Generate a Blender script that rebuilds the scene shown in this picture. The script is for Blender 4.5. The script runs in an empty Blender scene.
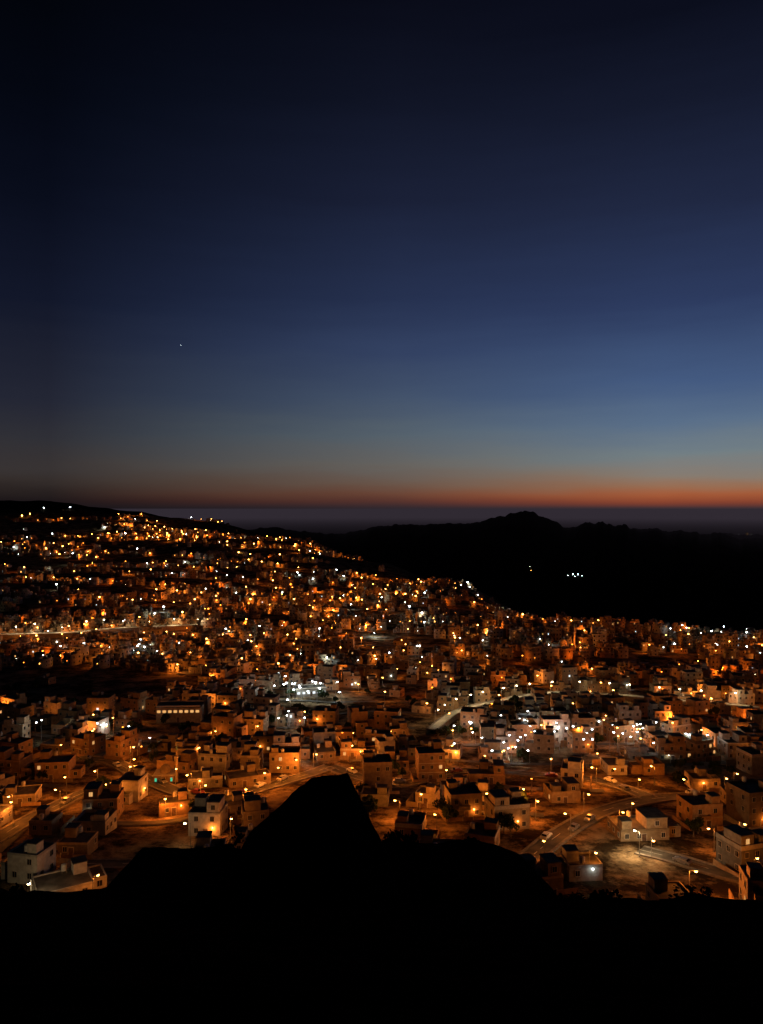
import bpy, math, random, bisect, bmesh
import numpy as np
from mathutils import Vector, Matrix
from mathutils import noise as mn

rng = random.Random(11)
ZC = 300.0
F = 745.0; HV = 508.0; CU = 381.5
scene = bpy.context.scene
scene.view_settings.view_transform = 'Standard'
scene.view_settings.look = 'None'
scene.view_settings.exposure = 0
COL = scene.collection

def lin(c):
    r = []
    for v in c:
        v = v/255.0
        r.append(v/12.92 if v <= 0.04045 else ((v+0.055)/1.055)**2.4)
    return (r[0], r[1], r[2], 1.0)

# ------------------------------------------------------------ noise
def vnoise(x, y, seed=0):
    x = np.asarray(x, float); y = np.asarray(y, float)
    xi = np.floor(x).astype(np.int64); yi = np.floor(y).astype(np.int64)
    xf = x-xi; yf = y-yi
    def hsh(a, b):
        h = (a*374761393 + b*668265263 + seed*974711) & 0xffffffff
        h = ((h ^ (h >> 13))*1274126177) & 0xffffffff
        h = h ^ (h >> 16)
        return h/4294967296.0*2-1
    sx = xf*xf*(3-2*xf); sy = yf*yf*(3-2*yf)
    a = hsh(xi, yi); b = hsh(xi+1, yi); c = hsh(xi, yi+1); d = hsh(xi+1, yi+1)
    return (a*(1-sx)+b*sx)*(1-sy)+(c*(1-sx)+d*sx)*sy
def fbm(x, y, o=4, seed=0):
    s = 0; a = 0.55
    for i in range(o):
        s = s + a*vnoise(x*(2**i), y*(2**i), seed+i*17); a *= 0.5
    return s
def _h1(a, b, seed):
    h = (a*374761393 + b*668265263 + seed*974711) & 0xffffffff
    h = ((h ^ (h >> 13))*1274126177) & 0xffffffff
    return (h ^ (h >> 16))/4294967296.0*2-1
def sn(x, y, seed):
    xi = math.floor(x); yi = math.floor(y); xf = x-xi; yf = y-yi
    sx = xf*xf*(3-2*xf); sy = yf*yf*(3-2*yf)
    return (_h1(xi,yi,seed)*(1-sx)+_h1(xi+1,yi,seed)*sx)*(1-sy)+(_h1(xi,yi+1,seed)*(1-sx)+_h1(xi+1,yi+1,seed)*sx)*sy
def sfbm(x, y, o, seed):
    s = 0; a = .55
    for i in range(o):
        s += a*sn(x*(2**i), y*(2**i), seed+i*17); a *= .5
    return s

# ------------------------------------------------------------ terrain height (relative to the viewpoint)
YS = np.array([115,155,230,350,500,700,1000,1300,1700,2100,2500,3000,4000,6500,400000.0])
LY = np.log(YS)
COLS = [
 (-500,[-78,-82,-90,-98,-104,-104,-86,-62,-30, 5, 40, 20,-120,-300,-300]),
 (0,   [-78,-82,-90,-100,-108,-110,-98,-83,-58,-24, 20,  0,-150,-300,-300]),
 (60,  [-78,-82,-90,-100,-108,-110,-99,-84,-60,-26, 14,-10,-150,-300,-300]),
 (130, [-78,-82,-90,-100,-108,-111,-101,-86,-61,-30,-12,-50,-180,-300,-300]),
 (200, [-78,-82,-90,-100,-109,-112,-103,-88,-62,-36,-60,-110,-200,-300,-300]),
 (300, [-78,-82,-90,-100,-112,-114,-106,-91,-70,-95,-150,-200,-240,-300,-300]),
 (380, [-78,-82,-90,-100,-112,-116,-108,-100,-124,-175,-220,-260,-290,-300,-300]),
 (450, [-78,-82,-90,-100,-113,-117,-102,-134,-190,-240,-270,-285,-300,-300,-300]),
 (560, [-78,-82,-90,-100,-112,-108,-160,-205,-240,-270,-290,-295,-300,-300,-300]),
 (763, [-78,-82,-90,-100,-112,-122,-175,-210,-245,-270,-290,-295,-300,-300,-300]),
 (1300,[-78,-82,-90,-100,-112,-130,-180,-215,-245,-270,-290,-295,-300,-300,-300])]
CUu = np.array([c[0] for c in COLS], float)
RU = [-600,0,40,75,105,128,142,245,380,470,520,545,560,610,700,763,1400]
RV = [885,890,903,914,890,866,848,848,845,840,856,882,900,900,899,905,900]
MU = [-500,180,230,270,300,330,345,360,372,400,420,440,470,484,491,497,505,511,516,524,533,539,546,551,558,563,568,574,581,588,594,602,612,625,640,650,668,690,706,720,740,763,900,1300]
MV = [562,540,531,528,532,536,538,534,530,526,527,524,525,521,518,516,517,513,512,511,512,516,517,521,524,529,531,529,525,523,525,523,528,527,534,532,537,536,541,540,545,546,562,570]

def Hrel(x, y):
    x = np.atleast_1d(np.asarray(x, float)); y = np.atleast_1d(np.asarray(y, float))
    t = x/np.maximum(y, 20.0)
    u = CU+F*t
    ly = np.log(np.maximum(y, 100.0))
    cz = np.stack([np.interp(ly, LY, np.array(c[1], float)) for c in COLS])
    uc = np.clip(u, CUu[0], CUu[-1]-1e-3)
    k = np.clip(np.searchsorted(CUu, uc, side='right')-1, 0, len(COLS)-2)
    f = (uc-CUu[k])/(CUu[k+1]-CUu[k]); f = f*f*(3-2*f)
    ar = np.arange(len(x))
    far = cz[k, ar]*(1-f)+cz[k+1, ar]*f
    A = (np.clip((y-260)*0.011, 0, 8)+np.clip((y-1000)*0.014, 0, 10))*np.clip((9000-y)/4000, 0, 1)
    far = far+A*fbm(x/230.0, y/190.0, 3, 5)
    far = far+np.clip((y-120)/60, 0, 1)*np.clip((6500-y)/1000, 0, 1)*1.3*fbm(x/26.0, y/26.0, 2, 9)
    crest = -(np.interp(u, MU, MV)-HV)/F*5000.0
    crest = np.maximum(crest, -300)+fbm(u/5.0, y*0+3.3, 4, 31)*(14+16*np.clip((u-545)/60, 0, 1))*np.clip((u-150)/60, 0, 1)
    w = np.where(y < 5000, np.clip((y-2500)/2500, 0, 1), np.clip((8200-y)/3200, 0, 1))
    w = w*w*(3-2*w)*np.clip((u-120)/90, 0, 1)
    rid = 1-np.abs(fbm(x/420.0, y/420.0, 5, 77))*2.4
    far = far*(1-w)+crest*w+w*(1-w)*rid*190*np.clip((u-300)/80, 0, 1)
    s = (np.interp(u, RU, RV)-HV)/F
    ya = np.array([-200, 0, 2.5, 10, 20, 35, 60, 115.0])
    za = np.stack([s*0+14, s*0-1.7, s*0-1.75, -(s+.09)*10, -(s+.05)*20, -s*35, -(s+.15)*60, s*0-78])
    j = np.clip(np.searchsorted(ya, np.clip(y, -199, 114.9), side='right')-1, 0, 6)
    g = np.clip((y-ya[j])/(ya[j+1]-ya[j]), 0, 1)
    near = za[j, ar]*(1-g)+za[j+1, ar]*g
    near = near+fbm(x/2.6, y/2.6, 5, 3)*0.4*np.clip((y-4)/10, 0, 1)*np.clip((115-y)/20, 0, 1)
    return np.where(y < 115, near, far)

pc = np.concatenate([np.linspace(-1.9,-.62,40)[:-1], np.linspace(-.62,.62,640), np.linspace(.62,1.9,40)[1:]])
rows = np.concatenate([np.linspace(-45,0,14)[:-1], np.linspace(0,115,170)[:-1],
                       np.exp(np.linspace(math.log(115), math.log(8500), 340))[:-1],
                       np.exp(np.linspace(math.log(8500), math.log(350000), 40))])
PX, PY = np.meshgrid(pc, rows)
X = PX*(PY+60); Yg = PY
Zg = Hrel(X.ravel(), Yg.ravel())+ZC
nr, nc = X.shape
ZL = Zg.reshape(nr, nc).tolist(); PCL = pc.tolist(); RWL = rows.tolist()
def H(x, y):
    p = x/(y+60.0)
    j = min(max(bisect.bisect_right(PCL, p)-1, 0), nc-2); i = min(max(bisect.bisect_right(RWL, y)-1, 0), nr-2)
    a = (p-PCL[j])/(PCL[j+1]-PCL[j]); b = (y-RWL[i])/(RWL[i+1]-RWL[i])
    r0 = ZL[i]; r1 = ZL[i+1]
    return (r0[j]*(1-a)+r0[j+1]*a)*(1-b)+(r1[j]*(1-a)+r1[j+1]*a)*b
_LY = np.exp(np.linspace(math.log(118), math.log(5200), 2500))
def locate(u, v, ymin=118):
    t = (u-CU)/F; s = (v-HV)/F
    Y = _LY[_LY >= ymin]
    hit = np.nonzero(Hrel(t*Y, Y) >= -s*Y)[0]
    y = Y[hit[0]] if len(hit) else 600.0
    return float(t*y), float(y)
def uv_of(x, y, z):
    return CU+F*x/y, HV-F*(z-ZC)/y

# ------------------------------------------------------------ materials
MATS = {}
def new_mat(name):
    m = bpy.data.materials.new(name); m.use_nodes = True
    nt = m.node_tree
    for n in list(nt.nodes): nt.nodes.remove(n)
    MATS[name] = m
    return m, nt, nt.nodes.new('ShaderNodeOutputMaterial')
def surf(name, c1, c2, scale=1.5, rough=0.9, bump=0.1, rnd=0.0, metallic=0, spec=.3):
    m, nt, out = new_mat(name)
    N = nt.nodes.new; L = nt.links.new
    p = N('ShaderNodeBsdfPrincipled'); p.inputs['Roughness'].default_value = rough
    p.inputs['Metallic'].default_value = metallic; p.inputs['Specular IOR Level'].default_value = spec
    geo = N('ShaderNodeNewGeometry')
    no = N('ShaderNodeTexNoise'); no.inputs['Scale'].default_value = scale; no.inputs['Detail'].default_value = 4
    L(geo.outputs['Position'], no.inputs['Vector'])
    r = N('ShaderNodeValToRGB')
    r.color_ramp.elements[0].position = .35; r.color_ramp.elements[0].color = (*c1, 1)
    r.color_ramp.elements[1].position = .68; r.color_ramp.elements[1].color = (*c2, 1)
    L(no.outputs['Fac'], r.inputs['Fac'])
    colout = r.outputs['Color']
    if rnd:
        n3 = N('ShaderNodeTexNoise'); n3.inputs['Scale'].default_value = .06; n3.inputs['Detail'].default_value = 2
        L(geo.outputs['Position'], n3.inputs['Vector'])
        oi = N('ShaderNodeObjectInfo')
        ad = N('ShaderNodeMath'); ad.operation = 'ADD'; L(oi.outputs['Random'], ad.inputs[0]); L(n3.outputs['Fac'], ad.inputs[1])
        mr = N('ShaderNodeMapRange'); mr.inputs['From Min'].default_value = .3; mr.inputs['From Max'].default_value = 1.5
        mr.inputs['To Min'].default_value = 1-rnd; mr.inputs['To Max'].default_value = 1+rnd*.3
        L(ad.outputs[0], mr.inputs['Value'])
        mx = N('ShaderNodeVectorMath'); mx.operation = 'SCALE'
        L(colout, mx.inputs[0]); L(mr.outputs['Result'], mx.inputs['Scale'])
        colout = mx.outputs['Vector']
    L(colout, p.inputs['Base Color'])
    if bump:
        b = N('ShaderNodeBump'); b.inputs['Strength'].default_value = bump; b.inputs['Distance'].default_value = .1
        L(no.outputs['Fac'], b.inputs['Height']); L(b.outputs['Normal'], p.inputs['Normal'])
    L(p.outputs['BSDF'], out.inputs['Surface'])
    return m
def glow(name, col, strength):
    m, nt, out = new_mat(name)
    e = nt.nodes.new('ShaderNodeEmission'); e.inputs['Color'].default_value = (*col, 1); e.inputs['Strength'].default_value = strength
    nt.links.new(e.outputs['Emission'], out.inputs['Surface'])
    try: m.cycles.emission_sampling = 'NONE'
    except Exception: pass
    return m
surf('wall_cream', (.26,.20,.13), (.40,.32,.22), .9, rnd=.6)
surf('wall_white', (.36,.33,.29), (.54,.50,.44), .9, rnd=.55)
surf('wall_tan', (.20,.14,.085), (.31,.23,.14), .9, rnd=.6)
surf('wall_grey', (.15,.137,.12), (.25,.23,.205), .9, rnd=.6)
surf('wall_ochre', (.24,.145,.07), (.36,.23,.12), .9, rnd=.6)
surf('trim', (.32,.28,.23), (.44,.39,.33), 2)
surf('roof_concrete', (.06,.053,.046), (.14,.125,.11), .5)
surf('tank_plastic', (.35,.34,.31), (.5,.48,.45), 2, rough=.5)
surf('door_metal', (.07,.04,.03), (.14,.09,.06), 2, rough=.5)
surf('window_glass', (.012,.012,.013), (.025,.025,.027), 1, rough=.15, bump=0)
surf('pole_steel', (.16,.16,.16), (.26,.26,.26), 2, rough=.5, metallic=.6)
surf('asphalt', (.045,.038,.032), (.09,.078,.062), .35, rough=.9)
surf('road_concrete', (.22,.20,.17), (.36,.33,.28), .15, rough=.9)
surf('kerb_concrete', (.12,.10,.085), (.20,.17,.14), 1)
surf('road_paint', (.35,.35,.33), (.5,.5,.48), 3)
surf('leaf', (.012,.022,.010), (.04,.055,.02), 1.2, spec=.1)
surf('bark', (.06,.045,.03), (.13,.1,.07), 4)
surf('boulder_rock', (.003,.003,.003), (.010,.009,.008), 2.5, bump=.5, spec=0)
surf('dome_paint', (.18,.32,.28), (.26,.4,.35), 1)
surf('shrub_leaf', (.003,.004,.002), (.008,.010,.005), 1.2, spec=0)
surf('car_white', (.5,.5,.49), (.65,.65,.64), 2, rough=.3, bump=0, spec=.5)
surf('car_grey', (.12,.12,.125), (.2,.2,.21), 2, rough=.3, bump=0, spec=.5)
surf('car_red', (.16,.03,.02), (.22,.05,.03), 2, rough=.3, bump=0, spec=.5)
surf('tyre_rubber', (.015,.015,.015), (.03,.03,.03), 4)
surf('headlight_glass', (.5,.5,.5), (.7,.7,.7), 4, rough=.2, bump=0)
glow('lit_warm', (1,.5,.16), .8)
glow('lit_white', (.85,.95,1), 1.3)
glow('lamp_orange', (1,.40,.07), 30)
glow('lamp_amber', (1,.26,.025), 10)
glow('lamp_white', (.85,.96,1), 30)
glow('lamp_cream', (1,.80,.42), 28)
glow('lamp_green', (.08,.75,.42), .8)

def ground_mat():
    m, nt, out = new_mat('dry_earth_haze')
    N = nt.nodes.new; L = nt.links.new
    p = N('ShaderNodeBsdfPrincipled'); p.inputs['Roughness'].default_value = .95; p.inputs['Specular IOR Level'].default_value = 0
    geo = N('ShaderNodeNewGeometry')
    no = N('ShaderNodeTexNoise'); no.inputs['Scale'].default_value = .075; no.inputs['Detail'].default_value = 9; no.inputs['Roughness'].default_value = .75
    L(geo.outputs['Position'], no.inputs['Vector'])
    r = N('ShaderNodeValToRGB')
    r.color_ramp.elements[0].position = .44; r.color_ramp.elements[0].color = (.03,.02,.012,1)
    r.color_ramp.elements[1].position = .60; r.color_ramp.elements[1].color = (.29,.20,.115,1)
    L(no.outputs['Fac'], r.inputs['Fac'])
    at = N('ShaderNodeAttribute'); at.attribute_name = 'earth_shade_tone'
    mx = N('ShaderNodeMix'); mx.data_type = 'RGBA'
    L(at.outputs['Fac'], mx.inputs['Factor']); mx.inputs[6].default_value = (.004,.004,.004,1)  # near-black mixed in as shade on the unlit near slope
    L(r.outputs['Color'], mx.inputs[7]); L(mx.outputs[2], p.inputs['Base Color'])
    n2 = N('ShaderNodeTexNoise'); n2.inputs['Scale'].default_value = .5; n2.inputs['Detail'].default_value = 6
    L(geo.outputs['Position'], n2.inputs['Vector'])
    b = N('ShaderNodeBump'); b.inputs['Strength'].default_value = .9; b.inputs['Distance'].default_value = 1.0
    L(n2.outputs['Fac'], b.inputs['Height']); L(b.outputs['Normal'], p.inputs['Normal'])
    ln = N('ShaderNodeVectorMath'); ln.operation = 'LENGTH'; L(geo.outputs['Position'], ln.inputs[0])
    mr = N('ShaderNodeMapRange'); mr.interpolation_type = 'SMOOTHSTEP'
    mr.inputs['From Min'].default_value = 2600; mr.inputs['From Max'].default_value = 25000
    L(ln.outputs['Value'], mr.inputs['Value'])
    e = N('ShaderNodeEmission'); e.inputs['Color'].default_value = lin((48,42,50))  # aerial haze painted on as emission, growing with distance
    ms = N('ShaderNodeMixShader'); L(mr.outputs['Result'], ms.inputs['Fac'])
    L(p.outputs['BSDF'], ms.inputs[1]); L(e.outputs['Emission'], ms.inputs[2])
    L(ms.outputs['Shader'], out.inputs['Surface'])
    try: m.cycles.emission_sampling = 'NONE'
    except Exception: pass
    return m
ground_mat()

# ------------------------------------------------------------ mesh helpers
class MB:
    def __init__(s): s.v = []; s.f = []; s.m = []
    def box(s, x0,x1,y0,y1,z0,z1,mat):
        b = len(s.v)
        s.v += [(x0,y0,z0),(x1,y0,z0),(x1,y1,z0),(x0,y1,z0),(x0,y0,z1),(x1,y0,z1),(x1,y1,z1),(x0,y1,z1)]
        for q in ((0,3,2,1),(4,5,6,7),(0,1,5,4),(1,2,6,5),(2,3,7,6),(3,0,4,7)):
            s.f.append(tuple(b+i for i in q)); s.m.append(mat)
    def quad(s, pts, mat):
        b = len(s.v); s.v += list(pts); s.f.append((b,b+1,b+2,b+3)); s.m.append(mat)
    def prism(s, cx,cy,z0,z1,r0,r1,n,mat,cap=True):
        b = len(s.v)
        for z, r in ((z0,r0),(z1,r1)):
            for i in range(n):
                a = 2*math.pi*i/n
                s.v.append((cx+r*math.cos(a), cy+r*math.sin(a), z))
        for i in range(n):
            j = (i+1) % n
            s.f.append((b+i,b+j,b+n+j,b+n+i)); s.m.append(mat)
        if cap:
            s.f.append(tuple(b+n+i for i in range(n))); s.m.append(mat)
            s.f.append(tuple(b+i for i in reversed(range(n)))); s.m.append(mat)
    def dome(s, cx,cy,z,r,mat,n=12,k=5,full=False,sq=1.0):
        b = len(s.v); lo = -math.pi/2 if full else 0
        for j in range(k+1):
            a = lo+(math.pi/2-lo)*j/k*0.999
            for i in range(n):
                h = 2*math.pi*i/n
                s.v.append((cx+r*math.cos(a)*math.cos(h), cy+r*math.cos(a)*math.sin(h), z+sq*r*math.sin(a)))
        for j in range(k):
            for i in range(n):
                i2 = (i+1) % n
                s.f.append((b+j*n+i,b+j*n+i2,b+(j+1)*n+i2,b+(j+1)*n+i)); s.m.append(mat)
    def add(s, o, loc=(0,0,0), rot=0.0):
        b = len(s.v); c = math.cos(rot); n = math.sin(rot)
        for x,y,z in o.v: s.v.append((x*c-y*n+loc[0], x*n+y*c+loc[1], z+loc[2]))
        for f in o.f: s.f.append(tuple(b+i for i in f))
        s.m += o.m
    def mesh(s, name):
        me = bpy.data.meshes.new(name); me.from_pydata(s.v, [], s.f)
        names = []
        for q in s.m:
            if q not in names: names.append(q)
        for q in names: me.materials.append(MATS[q])
        me.polygons.foreach_set('material_index', [names.index(q) for q in s.m])
        me.update(); return me

def batch_mesh(name, items):
    names = []; V = []; Fq = []; M = []; off = 0; cache = {}
    for mb, x, y, z, rot, sc in items:
        k = id(mb)
        if k not in cache:
            for q in mb.m:
                if q not in names: names.append(q)
            cache[k] = (np.array(mb.v, float), np.array(mb.f, np.int64), np.array([names.index(q) for q in mb.m]))
        v, f, mm = cache[k]
        c, s = math.cos(rot), math.sin(rot)
        w = v*sc
        V.append(np.stack([w[:,0]*c-w[:,1]*s+x, w[:,0]*s+w[:,1]*c+y, w[:,2]+z], 1))
        Fq.append(f+off); M.append(mm); off += len(v)
    V = np.concatenate(V); Fq = np.concatenate(Fq); M = np.concatenate(M)
    me = bpy.data.meshes.new(name)
    me.vertices.add(len(V)); me.vertices.foreach_set('co', V.ravel())
    me.loops.add(Fq.size); me.loops.foreach_set('vertex_index', Fq.ravel().astype(np.int32))
    me.polygons.add(len(Fq)); me.polygons.foreach_set('loop_start', (np.arange(len(Fq))*4).astype(np.int32))
    for q in names: me.materials.append(MATS[q])
    me.polygons.foreach_set('material_index', M.astype(np.int32))
    me.update(calc_edges=True)
    return me

def obj(name, data, loc=(0,0,0), rot=0.0, parent=None, label=None, category=None, group=None, kind=None):
    o = bpy.data.objects.new(name, data); o.location = loc; o.rotation_euler = (0,0,rot)
    if parent is not None: o.parent = parent
    if label: o['label'] = label
    if category: o['category'] = category
    if group: o['group'] = group
    if kind: o['kind'] = kind
    COL.objects.link(o); return o

# ------------------------------------------------------------ terrain mesh
me = bpy.data.meshes.new('ground')
V = np.stack([X.ravel(), Yg.ravel(), Zg], 1)
me.vertices.add(len(V)); me.vertices.foreach_set('co', V.ravel())
i = np.arange(nr*nc).reshape(nr, nc)
Fq = np.stack([i[:-1,:-1], i[:-1,1:], i[1:,1:], i[1:,:-1]], -1).reshape(-1, 4)
me.loops.add(Fq.size); me.loops.foreach_set('vertex_index', Fq.ravel().astype(np.int32))
me.polygons.add(len(Fq)); me.polygons.foreach_set('loop_start', (np.arange(len(Fq))*4).astype(np.int32))
me.polygons.foreach_set('use_smooth', np.ones(len(Fq), bool))
me.update(calc_edges=True)
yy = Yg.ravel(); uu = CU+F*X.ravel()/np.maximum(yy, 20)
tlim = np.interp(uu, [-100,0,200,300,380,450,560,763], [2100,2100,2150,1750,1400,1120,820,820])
tone = np.clip((yy-115)/40, 0, 1)*np.clip((tlim*1.12-yy)/(tlim*.15), 0, 1)  # near slope blackened as painted shade; far ground darker rock
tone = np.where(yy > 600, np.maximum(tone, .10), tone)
a = me.attributes.new('earth_shade_tone', 'FLOAT', 'POINT'); a.data.foreach_set('value', tone.astype(np.float32))
me.materials.append(MATS['dry_earth_haze'])
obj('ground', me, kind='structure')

# ------------------------------------------------------------ street lattice
def warp(a, b):
    x = a+26*sn(a/240., b/240., 41)+12*sn(a/90., b/90., 43)
    y = b+0.10*b*sn(a/340.+7, b/400., 47)+9*sn(a/80., b/120., 49)
    return x, y
TU = [-200,0,100,200,300,380,450,560,763,900]
TY = [1950,1950,2080,2080,1660,1310,1050,770,770,770]
DARK = [(75,688,135,21),(35,612,60,7),(30,562,50,5),(255,742,20,5),(40,530,60,7),(305,808,62,36),(402,815,24,17),(230,575,45,4),(130,592,45,4),
        (20,590,36,5),(222,795,46,10),(620,892,60,9),(345,670,35,4),(150,560,50,4),(520,668,28,3),(140,850,60,10),(260,622,50,4),(420,628,35,4),(330,590,30,3),(640,665,35,3)]
def town_lim(u):
    for k in range(len(TU)-1):
        if u <= TU[k+1]: return TY[k]+(TY[k+1]-TY[k])*(u-TU[k])/(TU[k+1]-TU[k])
    return TY[-1]
def mask(x, y, z):
    if y < 146: return 0
    u, v = uv_of(x, y, z)
    if u < -60 or u > 825: return 0
    if y > town_lim(u)*(1+.09*sn(x/90., 3.3, 15)): return 0
    p = 1.0
    for du, dv, ru, rv in DARK:
        if ((u-du)/ru)**2+((v-dv)/rv)**2 < 1: p *= .05
    if y > 1200:
        if sfbm(x/260., y/110., 3, 61) < -.12: p *= .1
    elif y > 600:
        if sfbm(x/150., y/80., 3, 64) < -.24: p *= .12
    elif y > 330:
        if sfbm(x/120., y/80., 3, 61) < -.32: p *= .2
    else:
        if sfbm(x/45., y/45., 2, 63) < -.38: p *= .25
    if y > 1000: p *= max(.5, 1-(y-1000)/2000)
    return p

road = MB(); kerb = MB(); paint = MB(); lroad = MB()
def lay_road(pts, w, near, raised=0.0):
    n = len(pts)
    if n < 2: return
    P = []
    for k, (x, y) in enumerate(pts):
        x0, y0 = pts[max(0,k-1)]; x1, y1 = pts[min(n-1,k+1)]
        dx, dy = x1-x0, y1-y0; L_ = math.hypot(dx, dy) or 1
        P.append((x, y, -dy/L_, dx/L_))
    def hz(off): return [H(p[0]+p[2]*off, p[1]+p[3]*off) for p in P]
    hl, hr = hz(w/2), hz(-w/2)
    if raised:
        hh = [max(a_, b_) for a_, b_ in zip(hl, hr)]
        for _ in range(6): hh = [hh[0]]+[(hh[k-1]+hh[k]*2+hh[k+1])/4 for k in range(1, n-1)]+[hh[-1]]
        hl = hr = hh
    lift = [.18+p[1]*.0007+raised for p in P]
    hl = [a_+b_ for a_, b_ in zip(hl, lift)]; hr = [a_+b_ for a_, b_ in zip(hr, lift)]
    def strip(mb, o0, o1, z0, z1, mat):
        for k in range(n-1):
            a_, b_ = P[k], P[k+1]
            mb.quad([(a_[0]+a_[2]*o0, a_[1]+a_[3]*o0, z0[k]), (b_[0]+b_[2]*o0, b_[1]+b_[3]*o0, z0[k+1]),
                     (b_[0]+b_[2]*o1, b_[1]+b_[3]*o1, z1[k+1]), (a_[0]+a_[2]*o1, a_[1]+a_[3]*o1, z1[k])], mat)
    strip(lroad if raised else road, -w/2, w/2, hr, hl, 'road_concrete' if raised else 'asphalt')
    if near:
        dp = 1.0+raised*2.2
        for sgn, h in ((1, hl), (-1, hr)):
            o = sgn*w/2
            def ad(q): return [z+q for z in h]
            strip(kerb, o, o, ad(-.5), ad(.13), 'kerb_concrete')
            strip(kerb, o, o+sgn*.8, ad(.13), ad(.13), 'kerb_concrete')
            strip(kerb, o+sgn*.8, o+sgn*.8, ad(.13), ad(-dp), 'kerb_concrete')
        mid = [(a_+b_)/2+.02 for a_, b_ in zip(hl, hr)]
        for k in range(0, n-1, 2):
            a_, b_ = P[k], P[k+1]
            paint.quad([(a_[0]-a_[2]*.07, a_[1]-a_[3]*.07, mid[k]), (b_[0]-b_[2]*.07, b_[1]-b_[3]*.07, mid[k+1]),
                        (b_[0]+b_[2]*.07, b_[1]+b_[3]*.07, mid[k+1]), (a_[0]+a_[2]*.07, a_[1]+a_[3]*.07, mid[k])], 'road_paint')
    return [(a_+b_)/2 for a_, b_ in zip(hl, hr)]

def resample(pts, step):
    out = []
    for k in range(len(pts)-1):
        (x0,y0),(x1,y1) = pts[k], pts[k+1]
        n = max(1, int(math.hypot(x1-x0, y1-y0)/step))
        for j in range(n): out.append((x0+(x1-x0)*j/n, y0+(y1-y0)*j/n))
    out.append(pts[-1])
    for _ in range(4):
        out = [out[0]]+[((out[k-1][0]+out[k][0]*2+out[k+1][0])/4, (out[k-1][1]+out[k][1]*2+out[k+1][1])/4) for k in range(1, len(out)-1)]+[out[-1]]
    return out

LAMPS = []   # x,y,rot,kind,power,height,base_z or None
MAIN = [
 ([(432,736),(440,729),(452,719),(476,711),(505,705),(530,700),(560,697),(600,699),(640,702),(690,707),(760,713)], 3.4, 'y', 11, 1500, 2.2),
 ([(-30,639),(40,638),(75,637),(110,633),(150,631),(198,629)], 6.5, 'y', 15, 3600, 3.2),
 ([(110,762),(150,782),(190,800),(240,798),(285,782),(330,768)], 5, 'o', 24, 3300, 0),
 ([(515,872),(560,835),(600,812),(650,800),(770,790)], 5, 'o', 27, 1900, 0),
 ([(640,852),(690,862),(730,880),(790,892)], 5, 'o', 26, 1500, 0),
 ([(-20,770),(30,765),(75,757),(110,762)], 5, 'o', 26, 2200, 0),
 ([(330,768),(400,790),(450,770),(520,775),(600,780),(650,800)], 5, 'o', 26, 2300, 0),
 ([(-20,850),(40,815),(90,790),(150,782)], 4.5, 'o', 30, 1500, 0),
]
mainpts = []; clearpts = []; parkpts = []
for mi_, (uvs, w, kind, sp, pw, raised) in enumerate(MAIN):
    pts = resample([locate(u_, v_) for u_, v_ in uvs], 5)
    zs = lay_road(pts, w, True, raised); mainpts += pts
    if raised: clearpts += pts
    if not raised:
        for k in range(2, len(pts)-2):
            dx, dy = pts[k+1][0]-pts[k-1][0], pts[k+1][1]-pts[k-1][1]; parkpts.append((pts[k][0], pts[k][1], zs[k], math.atan2(dy,dx), w))
    acc = 0; last = pts[0]; side = 1; nsp = sp
    for k in range(1, len(pts)):
        d = math.hypot(pts[k][0]-last[0], pts[k][1]-last[1]); acc += d; last = pts[k]
        if acc > nsp:
            acc = 0; side = -side if not raised else 1; nsp = sp*rng.uniform(.7,1.35)
            dx, dy = pts[k][0]-pts[k-1][0], pts[k][1]-pts[k-1][1]; L_ = math.hypot(dx, dy) or 1
            nx, ny = -dy/L_*side, dx/L_*side
            LAMPS.append((pts[k][0]+nx*(w/2+.4), pts[k][1]+ny*(w/2+.4), math.atan2(-ny, -nx), kind, pw*rng.uniform(.3,1.4), 6, zs[k] if raised else None))
mp = np.array(mainpts); cp = np.array(clearpts)
def near_main(x, y, d): return float(np.min((mp[:,0]-x)**2+(mp[:,1]-y)**2)) < d*d
def blocks_road(x, y):
    dx = cp[:,0]-x; dy = cp[:,1]-y
    if not bool(np.any((np.abs(dx) < 8) & (dy > 0) & (dy < (18 if y < 520 else 30)))): return False
    return sn(x/18., y/50., 5) > -.20 if y < 520 else True

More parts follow.
